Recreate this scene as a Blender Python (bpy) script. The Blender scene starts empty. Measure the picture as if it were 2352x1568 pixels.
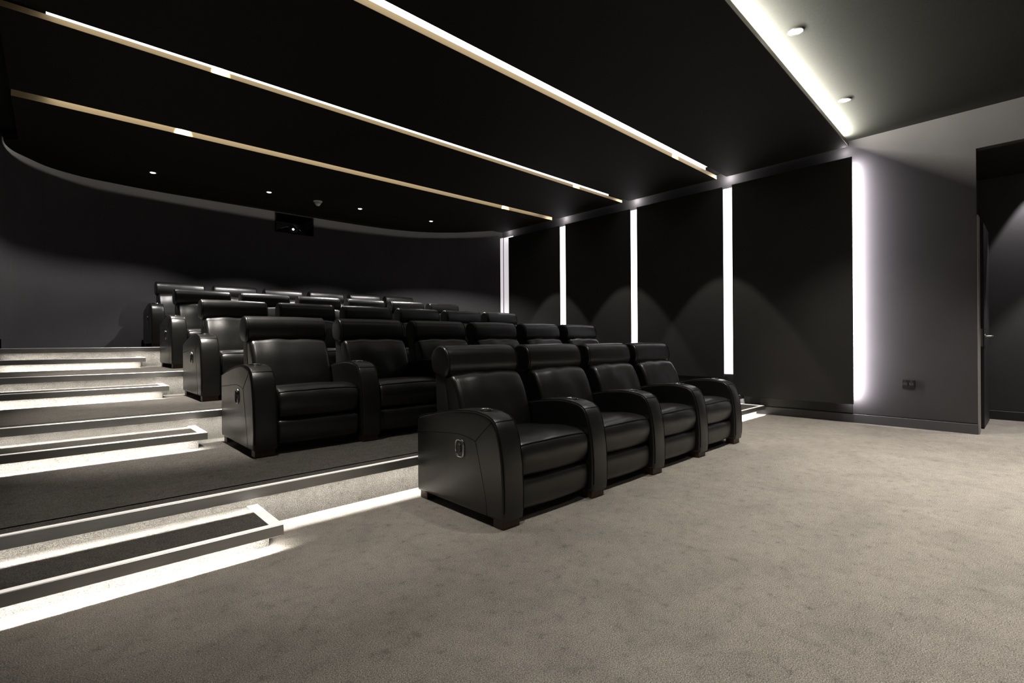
import bpy, bmesh, math, random
from mathutils import Vector, Matrix
random.seed(7)
C = bpy.context.scene.collection
scn = bpy.context.scene
PI = math.pi

# ------------------------------------------------------------------ materials
def new_mat(name):
    m = bpy.data.materials.new(name); m.use_nodes = True
    nt = m.node_tree
    return m, nt, nt.nodes['Principled BSDF']

def bump(nt, b, height, strength, dist=0.01, prev=None):
    n = nt.nodes.new('ShaderNodeBump')
    n.inputs['Strength'].default_value = strength
    n.inputs['Distance'].default_value = dist
    nt.links.new(height, n.inputs['Height'])
    if prev is not None: nt.links.new(prev, n.inputs['Normal'])
    nt.links.new(n.outputs['Normal'], b.inputs['Normal'])
    return n.outputs['Normal']

def noise(nt, scale, detail=2.0, rough=0.5, co=None, dist=0.0):
    n = nt.nodes.new('ShaderNodeTexNoise')
    n.inputs['Scale'].default_value = scale
    n.inputs['Detail'].default_value = detail
    n.inputs['Roughness'].default_value = rough
    n.inputs['Distortion'].default_value = dist
    if co is not None: nt.links.new(co, n.inputs['Vector'])
    return n.outputs['Fac']

def ramp(nt, fac, stops):
    r = nt.nodes.new('ShaderNodeValToRGB')
    e = r.color_ramp.elements
    e[0].position, e[0].color = stops[0][0], (*stops[0][1], 1)
    e[1].position, e[1].color = stops[-1][0], (*stops[-1][1], 1)
    for p, c in stops[1:-1]:
        k = e.new(p); k.color = (*c, 1)
    nt.links.new(fac, r.inputs['Fac'])
    return r.outputs['Color']

def coords(nt, kind='Object', scale=(1, 1, 1)):
    t = nt.nodes.new('ShaderNodeTexCoord')
    mp = nt.nodes.new('ShaderNodeMapping')
    mp.inputs['Scale'].default_value = scale
    nt.links.new(t.outputs[kind], mp.inputs['Vector'])
    return mp.outputs['Vector']

def mix_mul(nt, a, b, f=1.0):
    n = nt.nodes.new('ShaderNodeMix'); n.data_type = 'RGBA'; n.blend_type = 'MULTIPLY'
    n.inputs[0].default_value = f
    nt.links.new(a, n.inputs[6]); nt.links.new(b, n.inputs[7])
    return n.outputs[2]

def plain(name, col, rough=0.5, metal=0.0, spec=0.5):
    m, nt, b = new_mat(name)
    b.inputs['Base Color'].default_value = (*col, 1)
    b.inputs['Roughness'].default_value = rough
    b.inputs['Metallic'].default_value = metal
    b.inputs['Specular IOR Level'].default_value = spec
    return m

def emit(name, col, strength):
    m, nt, b = new_mat(name)
    b.inputs['Base Color'].default_value = (0.8, 0.8, 0.8, 1)
    b.inputs['Emission Color'].default_value = (*col, 1)
    b.inputs['Emission Strength'].default_value = strength
    return m

def carpet_mat(name, dark, mid, light, grain=420):
    m, nt, b = new_mat(name)
    co = coords(nt)
    fine = noise(nt, grain, 3, 0.7, co)
    c1 = ramp(nt, fine, [(0.30, dark), (0.5, mid), (0.72, light)])
    big = noise(nt, 3.2, 4, 0.65, co, 0.6)
    c2 = ramp(nt, big, [(0.30, (0.84, 0.84, 0.83)), (0.5, (0.97, 0.965, 0.955)), (0.72, (1.08, 1.07, 1.05))])
    mid_n = noise(nt, 15, 4, 0.7, co)
    c3 = ramp(nt, mid_n, [(0.27, (0.62, 0.62, 0.62)), (0.42, (0.95, 0.95, 0.95)), (0.7, (1.07, 1.07, 1.07))])
    col = mix_mul(nt, mix_mul(nt, c1, c2), c3)
    nt.links.new(col, b.inputs['Base Color'])
    b.inputs['Roughness'].default_value = 0.95
    b.inputs['Specular IOR Level'].default_value = 0.1
    p = bump(nt, b, noise(nt, 170, 3, 0.7, co), 0.9, 0.012)
    bump(nt, b, fine, 0.6, 0.006, p)
    return m

def leather_mat(name, col, rough=0.36):
    m, nt, b = new_mat(name)
    co = coords(nt)
    vor = nt.nodes.new('ShaderNodeTexVoronoi'); vor.inputs['Scale'].default_value = 260
    nt.links.new(co, vor.inputs['Vector'])
    cl = noise(nt, 5.5, 3, 0.55, co, 0.0)
    nt.links.new(ramp(nt, cl, [(0.1, tuple(c * 0.85 for c in col)), (0.9, tuple(c * 1.15 for c in col))]), b.inputs['Base Color'])
    rr = ramp(nt, noise(nt, 9, 3, 0.5, co), [(0.1, (rough - 0.005,) * 3), (0.9, (rough + 0.03,) * 3)])
    nt.links.new(rr, b.inputs['Roughness'])
    b.inputs['Specular IOR Level'].default_value = 0.62
    wr = noise(nt, 4.2, 3, 0.35, coords(nt, 'Object', (1.0, 0.8, 0.75)), 0.0)
    p = bump(nt, b, wr, 0.45, 0.013)
    bump(nt, b, vor.outputs['Distance'], 0.10, 0.004, p)
    return m

def fabric_mat(name, col, scale=300, rough=0.9):
    m, nt, b = new_mat(name)
    co = coords(nt)
    f = noise(nt, scale, 2, 0.6, co)
    g = noise(nt, 1.6, 3, 0.6, co)
    c = mix_mul(nt, ramp(nt, f, [(0.3, tuple(k * 0.85 for k in col)), (0.7, tuple(k * 1.15 for k in col))]),
                ramp(nt, g, [(0.3, (0.92,) * 3), (0.7, (1.06,) * 3)]))
    nt.links.new(c, b.inputs['Base Color'])
    b.inputs['Roughness'].default_value = rough
    b.inputs['Specular IOR Level'].default_value = 0.15
    bump(nt, b, f, 0.15, 0.003)
    return m

def brushed_mat(name, col, rough=0.35):
    m, nt, b = new_mat(name)
    co = coords(nt, 'Object', (3, 240, 240))
    f = noise(nt, 3, 4, 0.6, co)
    g = noise(nt, 2.0, 2, 0.5, coords(nt))
    nt.links.new(mix_mul(nt, ramp(nt, f, [(0.3, tuple(k * 0.88 for k in col)), (0.7, tuple(k * 1.08 for k in col))]),
                 ramp(nt, g, [(0.3, (0.8,) * 3), (0.7, (1.05,) * 3)])), b.inputs['Base Color'])
    b.inputs['Metallic'].default_value = 1.0
    b.inputs['Roughness'].default_value = rough
    return m

def wood_mat(name, col):
    m, nt, b = new_mat(name)
    f = noise(nt, 12, 4, 0.6, coords(nt, 'Object', (6, 6, 1)), 1.0)
    nt.links.new(ramp(nt, f, [(0.3, tuple(k * 0.6 for k in col)), (0.7, col)]), b.inputs['Base Color'])
    b.inputs['Roughness'].default_value = 0.45
    return m

M = {}
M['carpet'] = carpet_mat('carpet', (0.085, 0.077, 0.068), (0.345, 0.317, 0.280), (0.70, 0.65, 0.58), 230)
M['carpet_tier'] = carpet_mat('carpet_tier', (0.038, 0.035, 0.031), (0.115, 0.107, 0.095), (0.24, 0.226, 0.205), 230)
M['leather'] = leather_mat('black_leather', (0.0075, 0.0076, 0.0068), 0.31)
M['seam'] = plain('seam_thread', (0.003, 0.003, 0.003), 0.7, 0.0, 0.15)
M['shell'] = leather_mat('black_back_leather', (0.010, 0.010, 0.0095), 0.45)
M['foot'] = wood_mat('brown_wood', (0.075, 0.030, 0.016))
M['chrome'] = plain('chrome', (0.45, 0.45, 0.44), 0.22, 1.0)
M['blackplastic'] = plain('black_plastic', (0.008, 0.008, 0.008), 0.4)
M['wall'] = fabric_mat('grey_wall', (0.050, 0.0475, 0.049), 260)
M['wallrear'] = fabric_mat('dark_wall_fabric', (0.070, 0.067, 0.070), 260)
M['panel'] = fabric_mat('charcoal_fabric', (0.030, 0.029, 0.028), 300)
M['soffit'] = fabric_mat('near_black_board', (0.014, 0.0125, 0.010), 40, 0.75)
M['ceil'] = fabric_mat('grey_green_paint', (0.0115, 0.0118, 0.0100), 60, 0.85)
M['bronze'] = plain('bronze_fascia', (0.40, 0.30, 0.165), 0.45, 0.5)
M['darkfascia'] = plain('dark_brown_fascia', (0.045, 0.028, 0.018), 0.45, 0.3)
M['alu'] = brushed_mat('brushed_aluminium', (0.68, 0.68, 0.67), 0.38)
M['glowtop'] = plain('glowing_nosing_top', (0.90, 0.865, 0.81), 0.35, 0.0)
M['skirt'] = plain('dark_grey_skirting', (0.060, 0.058, 0.062), 0.5)
M['plinth'] = plain('dark_plinth', (0.020, 0.019, 0.019), 0.55)
_b = M['glowtop'].node_tree.nodes['Principled BSDF']; _b.inputs['Emission Color'].default_value = (1.0, 0.945, 0.87, 1); _b.inputs['Emission Strength'].default_value = 0.5  # added glow brightens the nosing tops, which are no lamps
M['white'] = plain('white_plastic', (0.8, 0.8, 0.78), 0.4)
M['jamb_lit'] = plain('lit_grey_jamb', (0.22, 0.21, 0.20), 0.5)  # paler than the wall to imitate its lit return
M['doorwood'] = plain('black_door', (0.010, 0.010, 0.011), 0.5)
M['steel'] = plain('satin_steel', (0.42, 0.41, 0.38), 0.35, 1.0)
M['lens_rim'] = plain('dark_lens_rim', (0.10, 0.10, 0.085), 0.3, 0.8)
M['lens'] = plain('glass_lens', (0.01, 0.012, 0.03), 0.05)
M['glint_blue'] = emit('lens_glint_glow', (0.75, 0.85, 1.0), 2.2)  # emission stands in for the glint on the projector lens
M['led'] = emit('led_white', (1.0, 0.97, 0.92), 2.2)
M['ledwall'] = emit('led_cool_white', (1.0, 0.955, 0.985), 4)
M['leddim'] = emit('led_lilac', (1.0, 0.93, 0.98), 0.62)
M['bulb'] = emit('bulb_white', (1.0, 0.99, 0.95), 14)
M['bulbdim'] = emit('bulb_far', (1.0, 0.97, 0.93), 6)

# ------------------------------------------------------------------ mesh helpers
class MB:
    """collects shapes and links them as one mesh object"""
    def __init__(self): self.v = []; self.f = []; self.mi = []
    def add(self, vs, fs, mi=0):
        o = len(self.v); self.v += [tuple(p) for p in vs]
        self.f += [tuple(i + o for i in f) for f in fs]; self.mi += [mi] * len(fs)
    def from_bm(self, bm, mi=0):
        bm.verts.index_update()
        self.add([v.co[:] for v in bm.verts], [[v.index for v in f.verts] for f in bm.faces], mi)
        bm.free()
    def box(self, a, b, bev=0.0, seg=2, mi=0):
        bm = bmesh.new(); bmesh.ops.create_cube(bm, size=1)
        for v in bm.verts:
            v.co = Vector([(a[i] + b[i]) / 2 + v.co[i] * (b[i] - a[i]) for i in range(3)])
        if bev > 0: bmesh.ops.bevel(bm, geom=bm.edges[:], offset=bev, segments=seg, profile=0.5, affect='EDGES')
        self.from_bm(bm, mi)
    def prism_x(self, prof, x0, x1, bev=0.0, seg=3, mi=0, taper=None):
        """prof: (y,z) outline, extruded along x"""
        bm = bmesh.new(); n = len(prof)
        A = [bm.verts.new((x0, y, z)) for y, z in prof]; B = [bm.verts.new((x1, y, z)) for y, z in prof]
        fa = bm.faces.new(A); fb = bm.faces.new(list(reversed(B)))
        for i in range(n): bm.faces.new((A[i], B[i], B[(i + 1) % n], A[(i + 1) % n]))
        bmesh.ops.recalc_face_normals(bm, faces=bm.faces[:])
        if bev > 0:
            es = [e for e in bm.edges if any(len(f.verts) == n for f in e.link_faces)]
            bmesh.ops.bevel(bm, geom=es, offset=bev, segments=seg, profile=0.5, affect='EDGES', clamp_overlap=True)
        self.from_bm(bm, mi)
    def prism_z(self, poly, z0, z1, mi=0):
        n = len(poly)
        vs = [(x, y, z0) for x, y in poly] + [(x, y, z1) for x, y in poly]
        fs = [tuple(range(n)), tuple(range(2 * n - 1, n - 1, -1))]
        fs += [(i, i + n, (i + 1) % n + n, (i + 1) % n) for i in range(n)]
        self.add(vs, fs, mi)
    def tube(self, pts, r, n=6, mi=0, closed=False):
        pts = [Vector(p) for p in pts]; m = len(pts); rings = []
        up = Vector((0.13, 0.21, 0.97))
        for i, p in enumerate(pts):
            if closed: t = pts[(i + 1) % m] - pts[i - 1]
            else: t = pts[min(i + 1, m - 1)] - pts[max(i - 1, 0)]
            t.normalize(); a = t.cross(up)
            if a.length < 1e-3: a = t.cross(Vector((1, 0, 0)))
            a.normalize(); b = t.cross(a)
            rings.append([p + r * (math.cos(2 * PI * k / n) * a + math.sin(2 * PI * k / n) * b) for k in range(n)])
        vs = [q for ring in rings for q in ring]; fs = []
        for i in range(m if closed else m - 1):
            j = (i + 1) % m
            for k in range(n):
                fs.append((i * n + k, i * n + (k + 1) % n, j * n + (k + 1) % n, j * n + k))
        if not closed: fs += [tuple(range(n - 1, -1, -1)), tuple(range((m - 1) * n, m * n))]
        self.add(vs, fs, mi)
    def lathe(self, prof, org, axis='z', n=28, mi=0):
        """prof: (radius, height)"""
        vs = []; fs = []
        for r, h in prof:
            for k in range(n):
                c, s = r * math.cos(2 * PI * k / n), r * math.sin(2 * PI * k / n)
                p = (c, s, h) if axis == 'z' else ((c, h, s) if axis == 'y' else (h, c, s))
                vs.append(tuple(p[i] + org[i] for i in range(3)))
        for i in range(len(prof) - 1):
            for k in range(n):
                fs.append((i * n + k, i * n + (k + 1) % n, (i + 1) * n + (k + 1) % n, (i + 1) * n + k))
        fs.append(tuple(range(n))); fs.append(tuple(range((len(prof) - 1) * n, len(prof) * n)))
        self.add(vs, fs, mi)
    def pillow(self, prof, x0, x1, r, crown=0.0, ns=8, nx=8, mi=0, warp=None):
        """closed (y,z) outline swept along x, ends rounded by r, bulging by crown in the middle"""
        n = len(prof)
        area = sum(prof[i][0] * prof[(i + 1) % n][1] - prof[(i + 1) % n][0] * prof[i][1] for i in range(n))
        sg = 1 if area > 0 else -1
        nor = []
        for i in range(n):
            ty = prof[(i + 1) % n][0] - prof[i - 1][0]; tz = prof[(i + 1) % n][1] - prof[i - 1][1]
            l = math.hypot(ty, tz) or 1; nor.append((sg * tz / l, -sg * ty / l))
        st = []
        for k in range(ns + 1):
            a = PI / 2 * k / ns; st.append((x0 + r * (1 - math.sin(a)), r * (1 - math.cos(a)) if False else r * math.cos(a) * 0 + r * (1 - math.sin(a)) ** 0 * 0))
        st = []
        for k in range(ns + 1):
            a = PI / 2 * k / ns
            st.append((x0 + r * (1 - math.cos(a)), r * (1 - math.sin(a))))
        for k in range(1, nx): st.append((x0 + r + (x1 - x0 - 2 * r) * k / nx, 0.0))
        st += [(x0 + x1 - s[0], s[1]) for s in reversed(st[:ns + 1])]
        vs = []
        for x, d in st:
            u = (2 * (x - x0) / (x1 - x0) - 1); c = crown * (1 - u * u)
            for (y, z), (ny, nz) in zip(prof, nor):
                q = (x, y + ny * (c - d), z + nz * (c - d))
                vs.append(warp(q) if warp else q)
        fs = []
        m = len(st)
        for i in range(m - 1):
            for k in range(n):
                fs.append((i * n + k, i * n + (k + 1) % n, (i + 1) * n + (k + 1) % n, (i + 1) * n + k))
        fs += [tuple(range(n)), tuple(range((m - 1) * n, m * n))]
        self.add(vs, fs, mi)
    def build(self, name, mats, parent=None, smooth=True, angle=40):
        me = bpy.data.meshes.new(name); me.from_pydata(self.v, [], self.f)
        for m in (mats if isinstance(mats, (list, tuple)) else [mats]): me.materials.append(m)
        me.polygons.foreach_set('material_index', self.mi)
        bm = bmesh.new(); bm.from_mesh(me); bmesh.ops.recalc_face_normals(bm, faces=bm.faces[:])
        if smooth:
            for f in bm.faces: f.smooth = True
            for e in bm.edges:
                if len(e.link_faces) == 2 and e.calc_face_angle(0) > math.radians(angle): e.smooth = False
        bm.to_mesh(me); bm.free()
        o = bpy.data.objects.new(name, me); C.objects.link(o)
        if parent is not None: o.parent = parent
        return o

def smooth_closed(pts, n=40):
    out = []; m = len(pts)
    for k in range(n):
        t = k * m / n; i = int(t); f = t - i
        p0, p1, p2, p3 = (pts[(i + j - 1) % m] for j in range(4))
        out.append(tuple(0.5 * (2 * p1[c] + (p2[c] - p0[c]) * f + (2 * p0[c] - 5 * p1[c] + 4 * p2[c] - p3[c]) * f * f + (3 * p1[c] - p0[c] - 3 * p2[c] + p3[c]) * f ** 3) for c in range(2)))
    return out

def smooth_open(pts, per=6):
    out = []; m = len(pts); dim = len(pts[0])
    for i in range(m - 1):
        p0, p1, p2, p3 = pts[max(i - 1, 0)], pts[i], pts[i + 1], pts[min(i + 2, m - 1)]
        for k in range(per):
            f = k / per
            out.append(tuple(0.5 * (2 * p1[c] + (p2[c] - p0[c]) * f + (2 * p0[c] - 5 * p1[c] + 4 * p2[c] - p3[c]) * f * f + (3 * p1[c] - p0[c] - 3 * p2[c] + p3[c]) * f ** 3) for c in range(dim)))
    out.append(tuple(pts[-1])); return out

def tag(o, label, cat, group=None):
    o['label'] = label; o['category'] = cat
    if group: o['group'] = group
    return o
def thing(name, label, cat, loc=(0, 0, 0), group=None):
    o = bpy.data.objects.new(name, None); C.objects.link(o); o.location = loc
    o.empty_display_size = 0.1
    return tag(o, label, cat, group)
def struct(o): o['kind'] = 'structure'; return o
def copy_tree(o, parent=None):
    c = o.copy(); C.objects.link(c)
    if parent is not None: c.parent = parent
    for ch in list(o.children): copy_tree(ch, c)
    return c
def area(name, loc, direction, sx, sy, power, col=(1, 1, 1), spread=180, xaxis=None):
    l = bpy.data.lights.new(name, 'AREA'); l.shape = 'RECTANGLE'; l.size = sx; l.size_y = sy
    l.energy = power; l.color = col; l.spread = math.radians(spread)
    o = bpy.data.objects.new(name, l); C.objects.link(o)
    z = -Vector(direction).normalized(); x = Vector(xaxis or (1, 0, 0)); y = z.cross(x).normalized(); x = y.cross(z)
    o.matrix_world = Matrix.Translation(loc) @ Matrix((x, y, z)).transposed().to_4x4()
    return o
def spot(name, loc, direction, power, cone, blend=0.25, col=(1, 0.95, 0.88), rad=0.03):
    l = bpy.data.lights.new(name, 'SPOT'); l.energy = power; l.color = col
    l.spot_size = math.radians(cone); l.spot_blend = blend; l.shadow_soft_size = rad
    o = bpy.data.objects.new(name, l); C.objects.link(o)
    o.location = loc; o.rotation_euler = Vector(direction).to_track_quat('-Z', 'Y').to_euler()
    return o

# ------------------------------------------------------------------ dimensions (metres)
RISE = 0.2584; PITCH = 1.7184; Y1 = 3.035          # tiers: height, depth, first nosing
OV = 0.125                                          # overhang of a nosing over its riser
XL, XR = -0.45, 7.577                               # side walls
ZC, ZS, ZT = 3.6445, 3.5206, 3.566                  # ceiling, underside and top of the ceiling rafts
XP = 7.457                                          # face of the acoustic panels
YF = -4.2                                           # wall behind the camera
SX0, SX1 = -0.28, 7.40                              # ends of the ceiling rafts
REAR = [(XL, 8.40), (-0.41, 8.9), (-0.25, 9.35), (0.05, 9.75), (0.5, 10.02), (1.2, 10.14), (2.2, 10.17), (3.3, 10.17), (4.4, 10.17), (5.4, 10.12), (6.1, 9.95), (6.65, 9.65), (7.1, 9.2), (7.4, 8.75), (XR, 8.42)]
REARP = smooth_open(REAR, 3)

# ------------------------------------------------------------------ room shell
b = MB(); b.box((XL - 0.1, YF, -0.08), (XR, Y1 + 0.5, 0.0)); b.box((XR, -1.6, -0.08), (9.4, 2.2, 0.0))
struct(b.build('floor', M['carpet'], smooth=False))

nos_top = 0.0015
for k in range(1, 5):
    yn = Y1 + PITCH * (k - 1); z0 = RISE * (k - 1); z1 = RISE * k
    b = MB()
    if k < 4:
        ye = yn + PITCH + OV + 0.06
        b.box((XL, yn + OV, z0 - 0.05), (XR, ye, z1))
        b.box((XL, yn + 0.012, z1 - 0.03), (XR, yn + OV + 0.02, z1))
    else:
        poly = [(XL, yn + OV)] + [(x, y) for x, y in REARP if y > yn + OV] + [(XR, yn + OV)]
        b.prism_z(poly, z0 - 0.05, z1)
        b.box((XL, yn + 0.012, z1 - 0.03), (XR, yn + OV + 0.02, z1))
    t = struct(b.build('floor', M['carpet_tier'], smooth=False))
    b = MB()
    b.box((XL, yn, z1 - 0.0585), (XR, yn + 0.012, z1 + nos_top), 0.002, 1, 0)
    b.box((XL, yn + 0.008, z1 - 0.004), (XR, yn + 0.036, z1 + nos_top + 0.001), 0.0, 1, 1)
    n = b.build('nosing', [M['alu'], M['glowtop']], t, smooth=False)

# aisle half-steps
def aisle_step(xa, xb, k, label, open_right):
    yn = Y1 + PITCH * (k - 1) - 0.3236; z0 = RISE * (k - 1); top = z0 + RISE / 2
    yb = Y1 + PITCH * (k - 1) + OV
    t = thing('aisle_step', label, 'step', ((xa + xb) / 2, (yn + yb) / 2, z0), 'carpeted half steps in the aisles')
    o = Vector(t.location)
    def L(p): return tuple(p[i] - o[i] for i in range(3))
    ri = xb - 0.045
    b = MB(); b.box(L((xa, yn + 0.095, z0)), L((ri, yb, top - 0.03)))
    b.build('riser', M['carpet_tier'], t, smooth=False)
    b = MB(); b.box(L((xa, yn + 0.012, top - 0.032)), L((xb - 0.012, yb - 0.001, top)))
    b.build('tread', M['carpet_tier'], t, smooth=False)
    b = MB()
    b.box(L((xa, yn, top - 0.0545)), L((xb, yn + 0.012, top + nos_top)), 0.002, 1, 0)
    b.box(L((xb - 0.012, yn + 0.0125, top - 0.0545)), L((xb, yb - 0.002, top + nos_top)), 0.002, 1, 0)
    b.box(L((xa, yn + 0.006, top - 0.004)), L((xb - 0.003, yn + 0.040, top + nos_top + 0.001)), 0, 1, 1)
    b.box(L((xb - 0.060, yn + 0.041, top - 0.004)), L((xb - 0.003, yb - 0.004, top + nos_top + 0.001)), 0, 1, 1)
    b.build('nosing', [M['alu'], M['glowtop']], t, smooth=False)
    area('led_half_step', ((xa + xb) / 2 - 0.02, yn + 0.017, top - 0.037), (0, 0.10, -1), xb - xa - 0.08, 0.007, 17 * (xb - xa), (1, 0.97, 0.92), 150)
    return t
ords = ['lowest', 'second lowest', 'second highest', 'highest']
for k in range(1, 5):
    aisle_step(XL + 0.002, 0.884, k, '%s half step in the left aisle, grey carpet edged with metal' % ords[k - 1], True)
aisle_step(6.55, 7.49, 1, 'short carpeted half step by the panelled wall beyond the front row', True)

for k in range(1, 5):   # LED under the long nosings
    yn = Y1 + PITCH * (k - 1); z1 = RISE * k
    area('led_tier', ((XL + XR) / 2, yn + 0.018, z1 - 0.037), (0, 0.12, -1), XR - XL - 0.05, 0.008, 70, (1, 0.97, 0.92), 150)

# walls
b = MB()
b.box((XR, 0.485, 0), (XR + 0.12, 8.6, ZC + 0.1)); b.box((XR, -1.3, 3.2), (XR + 0.12, 0.485, ZC + 0.1)); b.box((XR, YF, 0), (XR + 0.12, -1.3, ZC + 0.1))
struct(b.build('wall_right', M['wall'], smooth=False))
b = MB(); b.box((XL - 0.1, YF, 0), (XL, 8.3, ZC + 0.1)); struct(b.build('wall_left', M['wall'], smooth=False))
b = MB(); b.box((XL - 0.1, YF - 0.1, 0), (XR + 0.1, YF, ZC + 0.1)); struct(b.build('wall_front', M['wall'], smooth=False))
b = MB()
seg = REARP
def off(p): return (p[0] + (0.12 if p[0] > 5 else -0.12 if p[0] < 1 else 0), p[1] + 0.14)
PX0, PX1, PZ0, PZ1, PYW = 3.19, 3.94, 3.255, 3.64, 10.17
lf = [p for p in seg if p[0] < PX0 - 0.05] + [(PX0, PYW)]; rt = [(PX1, PYW)] + [p for p in seg if p[0] > PX1 + 0.05]
for part in (lf, rt): b.prism_z(part + [off(p) for p in reversed(part)], 0.6, ZC + 0.1)
b.box((PX0, PYW, 0.6), (PX1, PYW + 0.14, PZ0)); b.box((PX0, PYW, PZ1), (PX1, PYW + 0.14, ZC + 0.1))
struct(b.build('wall_rear', M['wallrear'], smooth=False))
b = MB()
inner = [(x + (-0.012 if x > 5 else 0.012 if x < 1 else 0), y - 0.014) for x, y in seg]
b.prism_z(seg + list(reversed(inner)), 4 * RISE, 4 * RISE + 0.115)
struct(b.build('baseboard_rear', M['skirt'], smooth=False))
b = MB(); b.box((XR - 0.017, 0.483, 0), (XR, 2.86, 0.112), 0.003, 1); struct(b.build('baseboard_right', M['skirt'], smooth=False))
b = MB(); b.box((XR - 0.012, 0.49, 0.112), (XR, 2.86, 0.120)); struct(b.build('skirting_shadow', M['seam'], smooth=False))  # black strip put in for the shadow line above the skirting
b = MB(); b.box((XR - 0.022, 1.66, 0.121), (XR, 2.79, 0.239), 0.003, 1); struct(b.build('trim_2', M['plinth'], smooth=False))

# lobby behind the doorway
b = MB(); b.box((9.158, -1.6, 0), (9.3, 2.2, 3.3)); struct(b.build('wall_lobby', M['wall'], smooth=False))
b = MB(); b.box((XR + 0.12, 2.1, 0), (9.2, 2.25, 3.3)); struct(b.build('wall_lobby_side', M['wall'], smooth=False))
b = MB(); b.box((XR + 0.12, -1.7, 0), (9.2, -1.6, 3.3)); struct(b.build('wall_lobby_end', M['wall'], smooth=False))
b = MB(); b.box((XR + 0.12, -1.7, 3.2), (9.3, 2.25, 3.3)); struct(b.build('ceiling', M['soffit'], smooth=False))
b = MB(); b.box((9.143, -1.6, 0), (9.158, 2.1, 0.116), 0.003, 1); struct(b.build('baseboard_lobby', M['plinth'], smooth=False))
b = MB(); b.box((XR + 0.002, 0.470, 0), (XR + 0.20, 0.484, 2.46), 0.002, 1); struct(b.build('trim_3', M['jamb_lit'], smooth=False))  # added jamb strip, its pale grey paints the lit wall return
b = MB(); b.box((8.09, 0.458, 0.012), (8.93, 0.502, 2.455), 0.002, 1)
d = struct(b.build('door_1', M['doorwood'], smooth=False))
b = MB(); b.box((8.087, 0.470, 0.98), (8.0905, 0.490, 1.19), 0.0008, 1); b.build('lock_plate', M['steel'], d, smooth=False)
b = MB(); b.lathe([(0.024, 0), (0.026, -0.003), (0.026, -0.008), (0.022, -0.010)], (8.16, 0.4575, 1.10), 'y', 20)
b.tube([(8.16, 0.449, 1.10), (8.16, 0.405, 1.10), (8.17, 0.396, 1.10), (8.19, 0.394, 1.10), (8.285, 0.394, 1.10)], 0.0095, 10)
b.build('door_handle', M['steel'], d)

# ceilings
b = MB(); b.box((XL - 0.1, YF, ZC), (XR + 0.1, 10.6, ZC + 0.1)); struct(b.build('ceiling', M['ceil'], smooth=False))
SLOT = [((-0.28, 3.181), (7.40, 3.199), (-0.28, 3.328), (7.40, 3.352)),
        ((-0.28, 4.965), (7.40, 4.905), (-0.28, 5.095), (7.40, 5.052)),
        ((-0.28, 6.690), (7.40, 6.560), (-0.28, 6.860), (7.40, 6.725))]
FR = ((-0.28, 1.43), (7.40, 1.651))
rafts = []
fr = FR
for s in range(4):
    fa, fb = fr
    if s < 3:
        bb, ba = SLOT[s][1], SLOT[s][0]
        poly = [fa, fb, bb, ba]
        fr = (SLOT[s][2], SLOT[s][3])
    else:
        arc = [(7.40, 8.25), (7.13, 8.254), (6.94, 8.52), (6.63, 8.92), (6.22, 9.22), (5.6, 9.42), (5.0, 9.50), (4.2, 9.52), (3.3, 9.53), (2.4, 9.56), (1.6, 9.60), (1.0, 9.61), (0.438, 9.55), (0.15, 9.42), (-0.05, 9.27), (-0.22, 9.02), (-0.34, 8.82), (-0.40, 8.6), (-0.41, 8.4), (-0.28, 8.3)]
        arc = [arc[0]] + smooth_open(arc[1:-1], 3) + [arc[-1]]
        poly = [fa, fb] + arc
    zt = [ZT, 3.574, 3.563, 3.583][s]
    b = MB(); b.prism_z(poly, ZS, zt - 0.001)
    c = struct(b.build('ceiling', M['soffit'], smooth=False))
    # fascia on the front edge
    b = MB()
    b.prism_z([(fa[0], fa[1] - 0.004), (fb[0], fb[1] - 0.004), fb, fa], ZS - 0.001, zt)
    b.build('fascia', M['darkfascia'] if s == 0 else M['bronze'], c, smooth=False)
# seam line across the last raft
b = MB(); b.prism_z([(0.6, 8.99), (5.9, 8.50), (5.9, 8.512), (0.6, 9.002)], ZS - 0.002, ZS + 0.001); struct(b.build('trim_4', M['seam'], smooth=False))
names_s = ['front', 'middle', 'rear']
for s in range(3):
    ya = SLOT[s][0][1]; yb = SLOT[s][3][1]
    lo = min(SLOT[s][0][1], SLOT[s][1][1]); hi = max(SLOT[s][2][1], SLOT[s][3][1])
    zl = [3.577, 3.566, 3.587][s]
    b = MB(); b.prism_x([(lo - 0.03, ZC - 0.002), (hi + 0.03, ZC - 0.002), (hi + 0.03, zl), (hi + 0.026, zl), (hi + 0.026, ZC - 0.008), (lo - 0.03, ZC - 0.008)], -0.02, 7.10)
    o = b.build('ceiling_light_strip', M['led'], smooth=False)
    tag(o, 'long white light strip in the %s slot of the dark ceiling' % names_s[s], 'light strip', 'light strips in the ceiling slots')
    for x, xs in ((1.14, 0.95), (6.15, 6.60)):
        f = (x - (-0.28)) / 7.68
        ym = SLOT[s][0][1] * (1 - f) + SLOT[s][1][1] * f; yf = SLOT[s][2][1] * (1 - f) + SLOT[s][3][1] * f
        spot('slot_downlight', (xs, ym + (0.3 if x < 3 else 0.5) * (yf - ym), ZS + 0.105), (0.04, 0.06, -1) if x < 3 else (0, 0, -1), (240, 820, 820)[s] if x < 3 else 175, 56 if x < 3 else 58, 0.6 if x < 3 else 0.15, (1, 0.93, 0.86), 0.012)
        spot('slot_accent', (x, ym + 0.2 * (yf - ym), ZS + 0.10), (0, 1, -0.62), 9.0, 64, 0.3, (1, 0.9, 0.75), 0.008)

# front cove wash
area('cove_front', (3.56, 1.5405 + 0.035, 3.588), (0.0288, -1, 0.45), 7.6, 0.018, 480, (1.0, 0.97, 0.84), 170, (1, 0.0288, 0))

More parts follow.
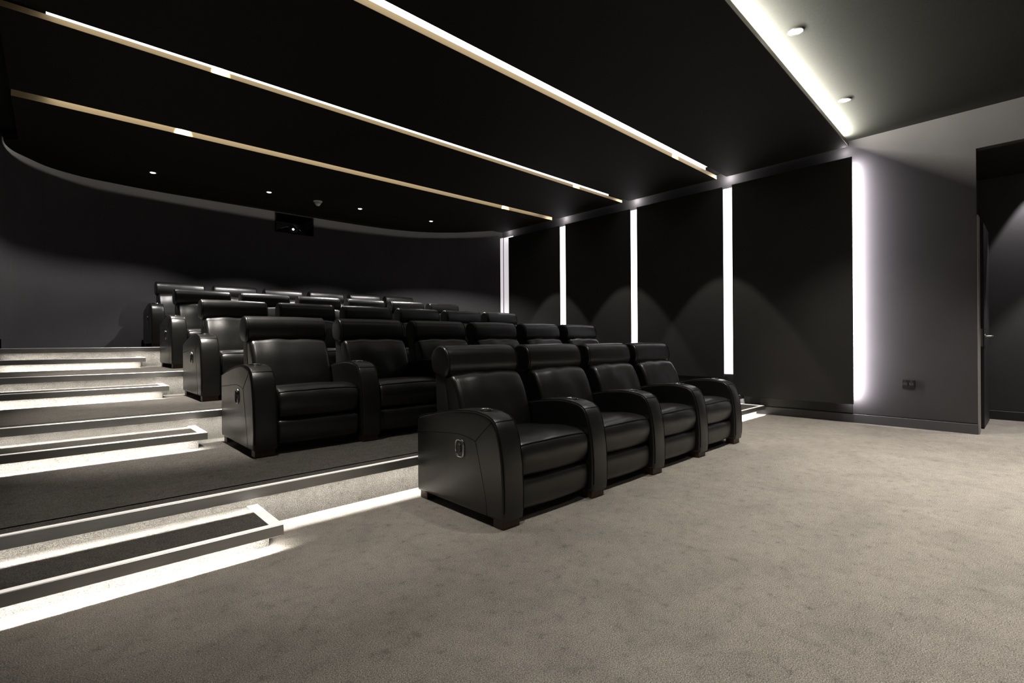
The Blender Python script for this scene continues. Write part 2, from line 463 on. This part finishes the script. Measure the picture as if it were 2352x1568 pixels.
# acoustic panels and the lit gaps between them
PY = [(1.631, 3.146), (3.285, 4.790), (4.923, 6.424), (6.577, 8.089)]
pl = ['widest-looking charcoal wall panel, next to the doorway wall', 'charcoal wall panel second from the doorway, behind the front row',
      'charcoal wall panel third from the doorway, behind the second row', 'narrowest-looking charcoal wall panel, nearest the curved rear wall']
for i, (a, c_) in enumerate(PY):
    zb = 0.245 + RISE * i
    b = MB(); b.box((XP, a, zb), (XP + 0.022, c_, 3.402 - 0.004 * i), 0.003, 1)
    o = b.build('wall_panel', M['panel'], smooth=False)
    tag(o, pl[i], 'wall panel', 'charcoal panels on the right wall')
    b = MB(); b.box((XP + 0.022, a + 0.12, zb + 0.1), (XR, c_ - 0.12, 3.30)); b.build('backing_frame', M['plinth'], o, smooth=False)
gl = ['vertical white light strip nearest the doorway, behind the front row armrest', 'vertical white light strip above the end headrest of the front row', 'narrow vertical white light strip above the end headrest of the second row']
for i in range(3):
    a, c_ = PY[i][1], PY[i + 1][0]
    b = MB(); b.box((XR - 0.012, a - 0.05, 0.30 + RISE * (i + 1)), (XR - 0.004, c_ + 0.10, 3.39))
    tag(b.build('wall_light_strip', M['ledwall'], smooth=False), gl[i], 'light strip', 'vertical light strips between the wall panels')
b = MB(); b.box((XR - 0.012, 8.05, 0.3 + 4 * RISE), (XR - 0.004, 8.36, 3.44)); b.box((XR - 0.034, 8.372, 0.3 + 4 * RISE), (XR - 0.026, 8.46, 3.44))
tag(b.build('wall_light_strip', M['leddim'], smooth=False), 'dim lilac double light strip in the far rear corner', 'light strip', 'vertical light strips between the wall panels')
area('wash_front', (XP + 0.026, 1.648, 1.82), (1, -0.25, 0), 0.012, 3.0, 112, (1, 0.94, 1.0), 175, (0, 1, 0))
area('wash_left', (XL + 0.04, 6.62, 2.9), (-0.3, 1, 0), 0.05, 1.0, 0.5, (1, 0.97, 0.9), 150, (1, 0, 0))

# ------------------------------------------------------------------ ceiling fittings
def downlight(x, y, z, label, bulb, r=0.052, group=None):
    t = thing('downlight', label, 'downlight', (x, y, z), group)
    b = MB(); b.lathe([(r * 0.72, -0.001), (r * 0.78, -0.006), (r * 0.98, -0.007), (r * 1.06, -0.003), (r * 1.06, 0.0)], (0, 0, 0), 'z', 32)
    b.build('bezel', M['steel'], t)
    b = MB(); b.lathe([(r * 0.70, -0.004), (r * 0.55, -0.0085), (r * 0.2, -0.010), (0.002, -0.0102)], (0, 0, 0), 'z', 28)
    b.build('bulb', bulb, t)
    return t
downlight(4.547, 1.38, ZC, 'larger round downlight in the pale front ceiling, nearer the picture top', M['bulb'], 0.056, 'downlights in the front ceiling')
downlight(6.243, 1.425, ZC, 'smaller round downlight in the front ceiling beside the right wall', M['bulb'], 0.056, 'downlights in the front ceiling')
rl = ['leftmost of the four tiny downlights at the rear ceiling edge', 'tiny rear downlight just left of the projector housing', 'tiny rear downlight just right of the smoke detector', 'rightmost of the four tiny downlights along the rear ceiling edge']
for (x, y), l in zip([(1.065, 8.619), (2.582, 8.504), (4.127, 8.466), (5.616, 8.394)], rl):
    downlight(x, y, ZS, l, M['bulbdim'], 0.048, 'tiny downlights over the back row')
    spot('rear_downlight', (x, y, ZS - 0.02), (0, 0, -1), 150 if x < 2 else 260, 110, 0.35, (1, 0.95, 0.93), 0.02)

t = thing('smoke_detector', 'white slotted smoke detector on the ceiling beside the projector housing', 'smoke detector', (3.37, 8.50, ZS))
b = MB(); b.lathe([(0.072, 0), (0.072, -0.012), (0.066, -0.016)], (0, 0, 0)); b.build('base', M['white'], t)
b = MB(); b.lathe([(0.064, -0.016), (0.062, -0.022), (0.030, -0.072), (0.022, -0.080), (0.004, -0.082)], (0, 0, 0)); b.build('cap', M['white'], t)
b = MB()
for h, r0 in ((-0.030, 0.0585), (-0.043, 0.050)):
    for q in range(8):
        a0 = q * PI / 4 + 0.08
        b.tube([(r0 * math.cos(a0 + s * 0.16), r0 * math.sin(a0 + s * 0.16), h) for s in range(5)], 0.0035, 5)
b.build('vent_slots', M['blackplastic'], t)

b = MB(); b.box((2.6, 1.0, ZC - 0.004), (3.973, 1.612, ZC - 0.0005), 0.002, 1)
tag(b.build('access_panel', M['ceil'], smooth=False), 'flush grey access panel in the lit front ceiling edge', 'access panel')

# projector and its housing
XPJ = (PX0 + PX1) / 2
t = thing('projector_housing', 'black recessed projector port in the curved rear wall under the ceiling', 'housing', (XPJ, PYW + 0.3, PZ0))
hw_, hh_ = (PX1 - PX0) / 2 - 0.002, PZ1 - PZ0 - 0.002
b = MB()
b.box((-hw_, -0.312, 0.002), (hw_, 0.40, 0.018)); b.box((-hw_, -0.312, hh_ - 0.016), (hw_, 0.40, hh_))
b.box((-hw_, -0.312, 0.018), (-hw_ + 0.016, 0.40, hh_ - 0.016)); b.box((hw_ - 0.016, -0.312, 0.018), (hw_, 0.40, hh_ - 0.016))
b.build('casing', M['seam'], t, smooth=False)
b = MB(); b.box((-hw_ + 0.016, 0.38, 0.018), (hw_ - 0.016, 0.40, hh_ - 0.016)); b.build('back_panel', M['seam'], t, smooth=False)
t = thing('projector', 'black projector with a glinting round lens inside the rear wall port', 'projector', (XPJ - 0.02, PYW + 0.26, PZ0 + 0.018))
b = MB()
prof = smooth_closed([(-0.20, 0.012), (-0.215, 0.04), (-0.20, 0.10), (-0.10, 0.145), (0.1, 0.15), (0.22, 0.12), (0.23, 0.03), (0.21, 0.012)], 36)
def dome(q):
    x, y, z = q; return (x, y, 0.0005 + max(0, z - 0.012) * (1 - 0.55 * (abs(x) / 0.26) ** 2))
b.pillow(prof, -0.26, 0.26, 0.03, 0.0, 5, 10, warp=dome)
b.build('body', M['blackplastic'], t)
b = MB(); b.lathe([(0.080, 0.02), (0.083, -0.03), (0.075, -0.034), (0.063, -0.02), (0.061, 0.0)], (0, -0.215, 0.095), 'y', 36); lr = b.build('lens_ring', M['lens_rim'], t)
b = MB(); b.lathe([(0.061, 0.0), (0.048, -0.012), (0.02, -0.019), (0.002, -0.020)], (0, -0.215, 0.095), 'y', 30); b.build('lens', M['lens'], lr)
b = MB(); b.lathe([(0.024, -0.018), (0.014, -0.0225), (0.001, -0.023)], (0, -0.215, 0.080), 'y', 16); b.build('painted_glint', M['glint_blue'], lr)  # glowing disc imitates the lens glint
b = MB(); b.tube(smooth_open([(-0.24, -0.245, 0.055), (-0.19, -0.247, 0.085), (-0.14, -0.249, 0.103), (-0.09, -0.25, 0.110)], 5), 0.005, 6); b.build('highlight_line', M['steel'], t)  # steel tubes imitate the arc highlights along the body top
b = MB(); b.tube(smooth_open([(0.10, -0.25, 0.086), (0.12, -0.249, 0.078), (0.145, -0.248, 0.062)], 4), 0.006, 6); b.build('highlight_line', M['steel'], t)

# wall socket
t = thing('wall_socket', 'small black square wall socket on the right wall', 'socket', (XR, 1.092, 0.53))
b = MB(); b.box((-0.012, -0.062, -0.050), (0, 0.062, 0.050), 0.003, 2); b.build('plate', M['blackplastic'], t, smooth=False)
b = MB()
for yy in (-0.03, 0.03):
    b.box((-0.0145, yy - 0.020, -0.018), (-0.0125, yy + 0.020, 0.018), 0.0008, 1)
    b.box((-0.0165, yy - 0.006, 0.024), (-0.0125, yy + 0.006, 0.038), 0.0008, 1)
b.build('outlet_face', M['plinth'], t, smooth=False)

# ------------------------------------------------------------------ recliners
CP, AW = 0.819, 0.17            # seat pitch, armrest width
HS = (CP - AW) / 2              # half the seat width
D0 = 0.45                       # local origin sits at mid depth
def S(y): return y - D0
ARM = [(0.008, 0.050), (0.0, 0.10), (-0.002, 0.22), (0.006, 0.36), (0.024, 0.48), (0.048, 0.560), (0.080, 0.612), (0.12, 0.638), (0.18, 0.653),
       (0.26, 0.661), (0.36, 0.659), (0.50, 0.643), (0.66, 0.615), (0.80, 0.585), (0.875, 0.566), (0.895, 0.552), (0.902, 0.53), (0.902, 0.07), (0.895, 0.050)]
ARM = [(S(y), z) for y, z in ARM]
def arm_mesh(xa, xb, outer):
    b = MB()
    b.prism_x(ARM, xa, xb, 0.021, 4)
    top = ARM[1:16]
    for x in (xa + 0.010, xb - 0.010):
        sm = smooth_open([(x, y, z) for y, z in top], 3)
        # piping just proud of the rounded edge
        b.tube([(x + (-0.0035 if x < (xa + xb) / 2 else 0.0035), q[1] - 0.0, q[2]) for q in sm for _ in (0,)][0:0] or
               [(x, q[1] + (0.0045 if q[2] < 0.6 and q[1] < 0 else 0), q[2] - (0.0045 if q[2] >= 0.6 else 0)) for q in sm], 0.0042, 6, 1)
    # cross seam at the bend
    b.tube([(xa + 0.012, ARM[6][0] + 0.0, ARM[6][1] - 0.002), (xa + 0.03, ARM[6][0] - 0.0005, ARM[6][1] + 0.0005), (xb - 0.03, ARM[6][0] - 0.0005, ARM[6][1] + 0.0005), (xb - 0.012, ARM[6][0], ARM[6][1] - 0.002)], 0.0028, 6, 1)
    if outer:
        x = xa + 0.0006
        b.tube(smooth_open([(x, S(0.895), 0.462), (x, S(0.70), 0.480), (x, S(0.52), 0.497), (x, S(0.40), 0.503), (x, S(0.31), 0.494), (x, S(0.25), 0.480)], 5), 0.0026, 6, 1)
        b.tube(smooth_open([(x, S(0.095), 0.612), (x, S(0.16), 0.560), (x, S(0.215), 0.512), (x, S(0.25), 0.480)], 5), 0.0026, 6, 1)
        b.tube(smooth_open([(x, S(0.25), 0.480), (x, S(0.225), 0.40), (x, S(0.19), 0.28), (x, S(0.16), 0.17), (x, S(0.145), 0.06)], 5), 0.0022, 6, 1)
    return b
SEAT = smooth_closed([(S(0.055), 0.275), (S(0.035), 0.315), (S(0.025), 0.365), (S(0.032), 0.42), (S(0.062), 0.462), (S(0.12), 0.482), (S(0.25), 0.486), (S(0.42), 0.470), (S(0.60), 0.452), (S(0.64), 0.40), (S(0.62), 0.30), (S(0.45), 0.262), (S(0.25), 0.258), (S(0.10), 0.258)], 56)
FOOTR = smooth_closed([(S(0.060), 0.075), (S(0.040), 0.11), (S(0.034), 0.165), (S(0.038), 0.215), (S(0.052), 0.243), (S(0.085), 0.252), (S(0.14), 0.25), (S(0.16), 0.20), (S(0.16), 0.10), (S(0.14), 0.066), (S(0.09), 0.064)], 44)
BACK = smooth_closed([(S(0.575), 0.42), (S(0.575), 0.50), (S(0.60), 0.60), (S(0.635), 0.71), (S(0.672), 0.785), (S(0.700), 0.825), (S(0.740), 0.846), (S(0.795), 0.838), (S(0.815), 0.78), (S(0.79), 0.65), (S(0.75), 0.50), (S(0.72), 0.40), (S(0.64), 0.385)], 52)
HEAD = smooth_closed([(S(0.790), 0.832), (S(0.758), 0.852), (S(0.738), 0.905), (S(0.746), 0.970), (S(0.762), 1.010), (S(0.790), 1.038), (S(0.835), 1.052), (S(0.885), 1.046), (S(0.925), 1.022), (S(0.950), 0.980), (S(0.953), 0.925), (S(0.94), 0.88), (S(0.90), 0.845), (S(0.84), 0.832)], 48)
SHELL = smooth_closed([(S(0.72), 0.10), (S(0.74), 0.40), (S(0.775), 0.60), (S(0.80), 0.80), (S(0.80), 0.93), (S(0.83), 1.0), (S(0.88), 1.01), (S(0.925), 0.97), (S(0.935), 0.86), (S(0.925), 0.60), (S(0.905), 0.35), (S(0.89), 0.10), (S(0.86), 0.065), (S(0.75), 0.065)], 52)

def wob(amp, seed):
    r = random.Random(seed); ph = [r.uniform(0, 6.28) for _ in range(4)]
    def w(q):
        x, y, z = q
        d = amp * (math.sin(17 * x + 9 * z + ph[0]) * 0.5 + math.sin(31 * x - 13 * y + ph[1]) * 0.3 + math.sin(11 * z + 23 * x + ph[2]) * 0.3)
        return (x, y - d * 0.6, z + d * 0.5)
    return w

def make_recliner(end):
    t = thing('recliner', 'black leather recliner', 'recliner')
    a = arm_mesh(HS, HS + AW, False).build('armrest', [M['leather'], M['seam']], t, angle=50)
    def cup(arm, xc):
        b = MB(); zc = 0.6605; yc = S(0.255)
        b.lathe([(0.036, 0.0), (0.040, 0.0045), (0.044, 0.0045), (0.046, 0.0)], (xc, yc, zc), 'z', 28)
        c = b.build('cup_holder', M['chrome'], arm)
        b = MB(); b.lathe([(0.0365, 0.0), (0.0365, 0.0032), (0.002, 0.0032)], (xc, yc, zc), 'z', 24); b.build('cup_well', M['blackplastic'], arm)
    cup(a, HS + AW / 2)
    if end:
        l = arm_mesh(-HS - AW, -HS, True).build('armrest', [M['leather'], M['seam']], t, angle=50)
        cup(l, -HS - AW / 2)
        x = -HS - AW
        b = MB(); R_ = []
        for q in range(40):
            an = 2 * PI * q / 40; c, s = math.cos(an), math.sin(an)
            R_.append((x - 0.004, S(0.400) + 0.040 * math.copysign(abs(c) ** 0.6, c), 0.418 + 0.052 * math.copysign(abs(s) ** 0.6, s)))
        b.tube(R_, 0.0058, 8, closed=True)
        lv = b.build('recline_lever', M['chrome'], l)
        b = MB(); n0 = [(x - 0.003, p[1], p[2]) for p in R_]; b.add([(x - 0.003, S(0.4), 0.418)] + n0, [(0, i + 1, (i + 1) % 40 + 1) for i in range(40)])
        b.tube([(x - 0.006, S(0.395), 0.395), (x - 0.006, S(0.385), 0.412), (x - 0.006, S(0.390), 0.436), (x - 0.006, S(0.408), 0.444)], 0.0045, 6)
        b.build('lever_well', M['blackplastic'], lv)
    w = HS - 0.006
    b = MB(); b.pillow(SEAT, -w, w, 0.028, 0.012, 6, 18, warp=wob(0.0042, 3))
    sm = [(-w + 0.012 + (2 * w - 0.024) * i / 20, S(0.050) - 0.012 * (1 - (2 * i / 20 - 1) ** 2) * 0.7, 0.4555 + 0.012 * (1 - (2 * i / 20 - 1) ** 2) * 0.75) for i in range(21)]
    b.tube([wob(0.0042, 3)(q) for q in sm], 0.0038, 6, 1)
    b.build('seat_cushion', [M['leather'], M['seam']], t, angle=60)
    b = MB(); b.pillow(FOOTR, -w, w, 0.022, 0.010, 6, 14, warp=wob(0.0022, 5)); b.build('footrest', M['leather'], t, angle=60)
    b = MB(); b.pillow(BACK, -w - 0.004, w + 0.004, 0.036, 0.014, 7, 18, warp=wob(0.0065, 9)); 
    b.build('back_cushion', M['leather'], t, angle=60)
    b = MB(); hw = 0.343
    b.pillow(HEAD, -hw, hw, 0.022, 0.004, 6, 18, warp=wob(0.0022, 12))
    for sx in (-1, 1):
        b.tube([(sx * (hw - 0.020), y, z) for y, z in [(p[0] * 1.0, p[1]) for p in HEAD]], 0.0034, 6, 1, True)
    b.build('headrest', [M['leather'], M['seam']], t, angle=60)
    b = MB(); b.pillow(SHELL, -0.318, 0.318, 0.020, 0.0, 5, 6); b.build('back_shell', M['shell'], t, angle=60)
    b = MB(); b.box((-HS + 0.002, S(0.12), 0.05), (HS - 0.002, S(0.74), 0.24)); b.build('base_frame', M['blackplastic'], t, smooth=False)
    xs = [HS + AW / 2] + ([-HS - AW / 2] if end else [])
    for x in xs:
        for y in (0.068, 0.842):
            b = MB(); b.box((x - 0.068, S(y) - 0.042, 0.0), (x + 0.068, S(y) + 0.042, 0.052), 0.003, 1); b.build('foot', M['foot'], t, smooth=False)
    return t

proto_end = make_recliner(True); proto_mid = make_recliner(False)
rows = ['front', 'second', 'third', 'fourth', 'back']
nth = ['', 'second', 'third', 'fourth', 'fifth']
used = {True: False, False: False}
for r in range(5):
    n = 4 if r == 0 else 6
    x0 = [1.858, 1.035, 1.045, 1.065, 1.075][r]
    for i in range(n):
        e = (i == 0); src = proto_end if e else proto_mid
        o = src if not used[e] else copy_tree(src); used[e] = True
        xc = x0 + AW + HS + CP * i
        slip = (0.0 + 0.024 * i) if r == 0 else 0.0
        o.location = (xc, 2.072 + D0 + PITCH * r + slip, RISE * r)
        if i == 0: lab = 'black leather recliner at the left end of the %s row, lever on its side' % rows[r]
        elif i == n - 1: lab = 'black leather recliner at the right end of the %s row' % rows[r]
        else: lab = 'black leather recliner, %s from the left in the %s row' % (nth[i], rows[r])
        o['label'] = lab; o['group'] = 'recliners in the %s row' % rows[r]

# ------------------------------------------------------------------ room lighting
for (x, y, p) in [(4.547, 1.38, 400), (6.243, 1.425, 420), (2.85, 1.36, 170), (2.85, -0.6, 330), (4.55, -0.6, 560), (6.24, -0.6, 600), (1.15, -0.6, 200), (1.15, 1.25, 190), (2.85, -2.4, 150), (4.55, -2.4, 420), (6.24, -2.4, 450)]:
    spot('front_downlight', (x, y, ZC - 0.03), (0, 0, -1), p * 0.9, 84, 0.95, (1, 0.945, 0.875), 0.04)
spot('lobby_downlight', (9.0, 0.06, 3.15), (0, 0, -1), 130, 54, 0.2, (1, 0.95, 0.98), 0.03)
spot('lobby_downlight', (8.45, -0.60, 3.15), (0, 0, -1), 260, 70, 0.3, (1, 0.95, 0.92), 0.03)
for i in range(4):  # bare point lights without fixtures, added to brighten the wall above the panels
    yg = [3.215, 4.856, 6.50, 8.16][i]
    l = bpy.data.lights.new('gap_glow', 'POINT'); l.energy = [6, 5.5, 5, 2.5][i]; l.color = (1, 0.95, 0.95); l.shadow_soft_size = 0.035
    o = bpy.data.objects.new('gap_glow', l); C.objects.link(o); o.location = (7.49, yg, 3.545)
l = bpy.data.lights.new('gap_glow', 'POINT'); l.energy = 2.0; l.color = (1, 0.95, 0.95); l.shadow_soft_size = 0.02
o = bpy.data.objects.new('gap_glow', l); C.objects.link(o); o.location = (7.50, 1.72, 3.50)
# cove lights lying on top of the last raft, just inside its curved rear edge
CV = [(-0.30, 8.75), (0.02, 9.20), (0.60, 9.45), (2.0, 9.42), (3.4, 9.38), (4.9, 9.34), (6.0, 9.12), (6.6, 8.70), (6.95, 8.20)]
for (xa, ya), (xb, yb) in zip(CV[:-1], CV[1:]):
    dx, dy = xb - xa, yb - ya; L_ = math.hypot(dx, dy)
    area('cove_rear', ((xa + xb) / 2, (ya + yb) / 2, 3.606), (-dy / L_, dx / L_, -0.05), L_, 0.015, 1.9 * L_, (1, 0.95, 0.84), 150, (dx / L_, dy / L_, 0))

w = bpy.data.worlds.new('world'); scn.world = w; w.use_nodes = True
w.node_tree.nodes['Background'].inputs['Color'].default_value = (0.004, 0.004, 0.004, 1)

# ------------------------------------------------------------------ camera
cd = bpy.data.cameras.new('camera'); cam = bpy.data.objects.new('camera', cd); C.objects.link(cam)
f_px, yaw, roll, pitch, Hc = 1132.78, 0.8201, -0.0071, -0.0004, 1.08
cd.sensor_width = 36; cd.lens = f_px / 2352 * 36; cd.clip_start = 0.02
ca, sa, cp, sp, cr, sr = math.cos(yaw), math.sin(yaw), math.cos(pitch), math.sin(pitch), math.cos(roll), math.sin(roll)
F = Vector((ca * cp, sa * cp, sp)); U2 = Vector((-ca * sp, -sa * sp, cp)); R = Vector((sa, -ca, 0))
R3 = R * cr + U2 * sr; U3 = -R * sr + U2 * cr
cam.matrix_world = Matrix.Translation((0, 0, Hc)) @ Matrix((R3, U3, -F)).transposed().to_4x4()
scn.camera = cam
scn.view_settings.view_transform = 'Standard'
scn.view_settings.look = 'None'
